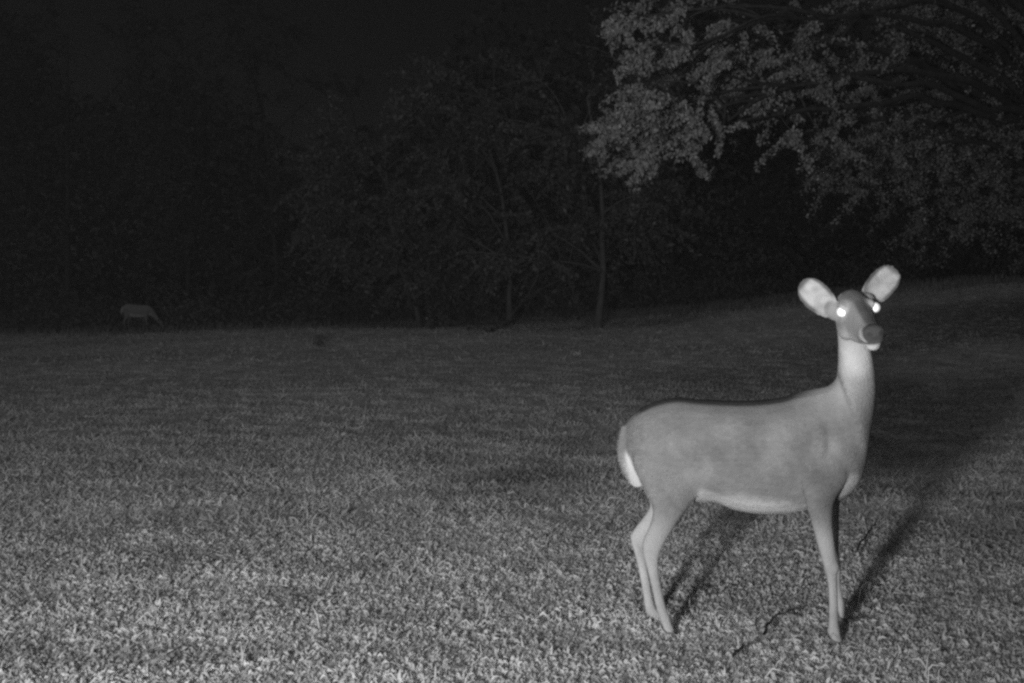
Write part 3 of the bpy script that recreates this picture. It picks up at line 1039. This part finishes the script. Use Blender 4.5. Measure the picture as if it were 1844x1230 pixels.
p2.append(loft(rows2([((-.56, .75), (-.53, .74), .03), ((-.60, .62), (-.555, .62), .04), ((-.575, .5), (-.55, .5), .02)]), D2, k=12))


def coat2(co, no):
    t = np.full(len(co), 0.21)
    lx = (co - fo) @ A2
    t = mix(t, 0.4, sstep(-.36, -.42, lx))
    t = mix(t, 0.55, sstep(-.2, -.6, no[:, 2]) * sstep(.4, .44, co[:, 2] - fo[2]))
    return np.clip(t, .05, .8)


fuse('body', p2, 0.012, 4, M_COAT, gd, fo, coat2)

# ------------------------------------------------------------------ small things on the lawn
def gpt(u, v, dz=0.0):
    Y = 4.0
    for _ in range(12):
        k = P(u, v, 1.0)
        dirv = k - np.array([0, 0, CAM_Z])
        z = float(ground_z(dirv[0] * Y, Y)) + dz
        Y = (z - CAM_Z) / dirv[2]
    return P(u, v, Y)


twig_specs = [
    ([(1321, 1178), (1332, 1168), (1348, 1161)], 'short dark twig lowest on the grass, left of the near forefoot'),
    ([(1375, 1142), (1384, 1122), (1400, 1108), (1418, 1104), (1437, 1099)], 'bent dark twig on the grass between the fore and hind feet of the near deer'),
    ([(1541, 992), (1556, 968), (1573, 944), (1582, 934)], 'slanting dark twig on the grass just right of the forelegs'),
    ([(1258, 1056), (1272, 1066), (1280, 1073)], 'tiny dark twig on the grass beside the near hind leg'),
    ([(1530, 1117), (1542, 1115), (1557, 1119)], 'small dark twig shape added for the shadow mark at the far forefoot of the near deer'),  # twig shape put in for a dark streak of shadow at the hoof
]
for q, (pts, lab) in enumerate(twig_specs):
    r = np.random.default_rng(600 + q)
    pp = np.array([gpt(u, v, 0.040) for u, v in pts])
    pp = catmull(pp, 5)
    pp = pp + r.normal(0, 0.0025, pp.shape)
    o = pp[0].copy()
    v1, f1 = tube_path(pp - o, np.linspace(0.0058, 0.0026, len(pp)), 6)
    m = len(pp) // 2
    br = bez(pp[m] - o, pp[m] - o + np.array([.015, .02, .004]), pp[m] - o + np.array([.02, .06, -.006]), 5)
    v2, f2 = tube_path(br, np.linspace(0.0035, 0.0015, 5), 5)
    root = thing('fallen_twig', lab, 'twig', tuple(o), 'dark twigs lying in the grass')
    mesh_obj('stem', v1, f1, M_TWIG, root, smooth=True)
    mesh_obj('side_shoot', v2, f2, M_TWIG, root, smooth=True)

r = np.random.default_rng(701)
wb = gpt(575, 622)
ws = [wb + np.array([r.normal(0, .045), r.normal(0, .045), r.uniform(.02, .19)]) for _ in range(200)]
wr = thing('weed', 'small dark weed clump alone on the far lawn, below the pale bush', 'weed', tuple(wb))
v_, f_, t_ = leaf_mesh(np.array(ws) - wb, r, 0.08, 0.03, np.full(len(ws), 1.0))
mesh_obj('leaves', v_, f_, M_WEED, wr, cols=t_)
V, F, o = [], [], 0
for _ in range(9):
    e = np.array([r.normal(0, .045), r.normal(0, .045), r.uniform(.12, .2)])
    v_, f_ = tube_path(bez(np.zeros(3), e * .5 + np.array([0, 0, .03]), e, 5), np.linspace(.006, .002, 5), 5)
    V.append(v_); F.append(f_ + o); o += len(v_)
mesh_obj('stem', np.concatenate(V), np.concatenate(F), M_TWIG, wr)

# ------------------------------------------------------------------ night mist: even, thin air round the whole place
hx, hy0, hy1, hz0, hz1 = 156.0, -36.0, 206.0, -2.0, 19.0
hv = [(-hx, hy0, hz0), (hx, hy0, hz0), (hx, hy1, hz0), (-hx, hy1, hz0), (-hx, hy0, hz1), (hx, hy0, hz1), (hx, hy1, hz1), (-hx, hy1, hz1)]
hf = [(3, 2, 1, 0), (4, 5, 6, 7), (0, 1, 5, 4), (1, 2, 6, 5), (2, 3, 7, 6), (3, 0, 4, 7)]
M_HAZE = bpy.data.materials.new('night_mist')
M_HAZE.use_nodes = True
hn = M_HAZE.node_tree.nodes
hn.clear()
ho = hn.new('ShaderNodeOutputMaterial')
hp = hn.new('ShaderNodeVolumePrincipled')
hp.inputs['Color'].default_value = (0.9, 0.9, 0.9, 1)
hp.inputs['Density'].default_value = 0.0010
M_HAZE.node_tree.links.new(hp.outputs[0], ho.inputs['Volume'])
hz = mesh_obj('haze', hv, hf, M_HAZE)
tag(hz, 'thin pale night mist over the lawn and the trees', 'haze', kind='stuff')
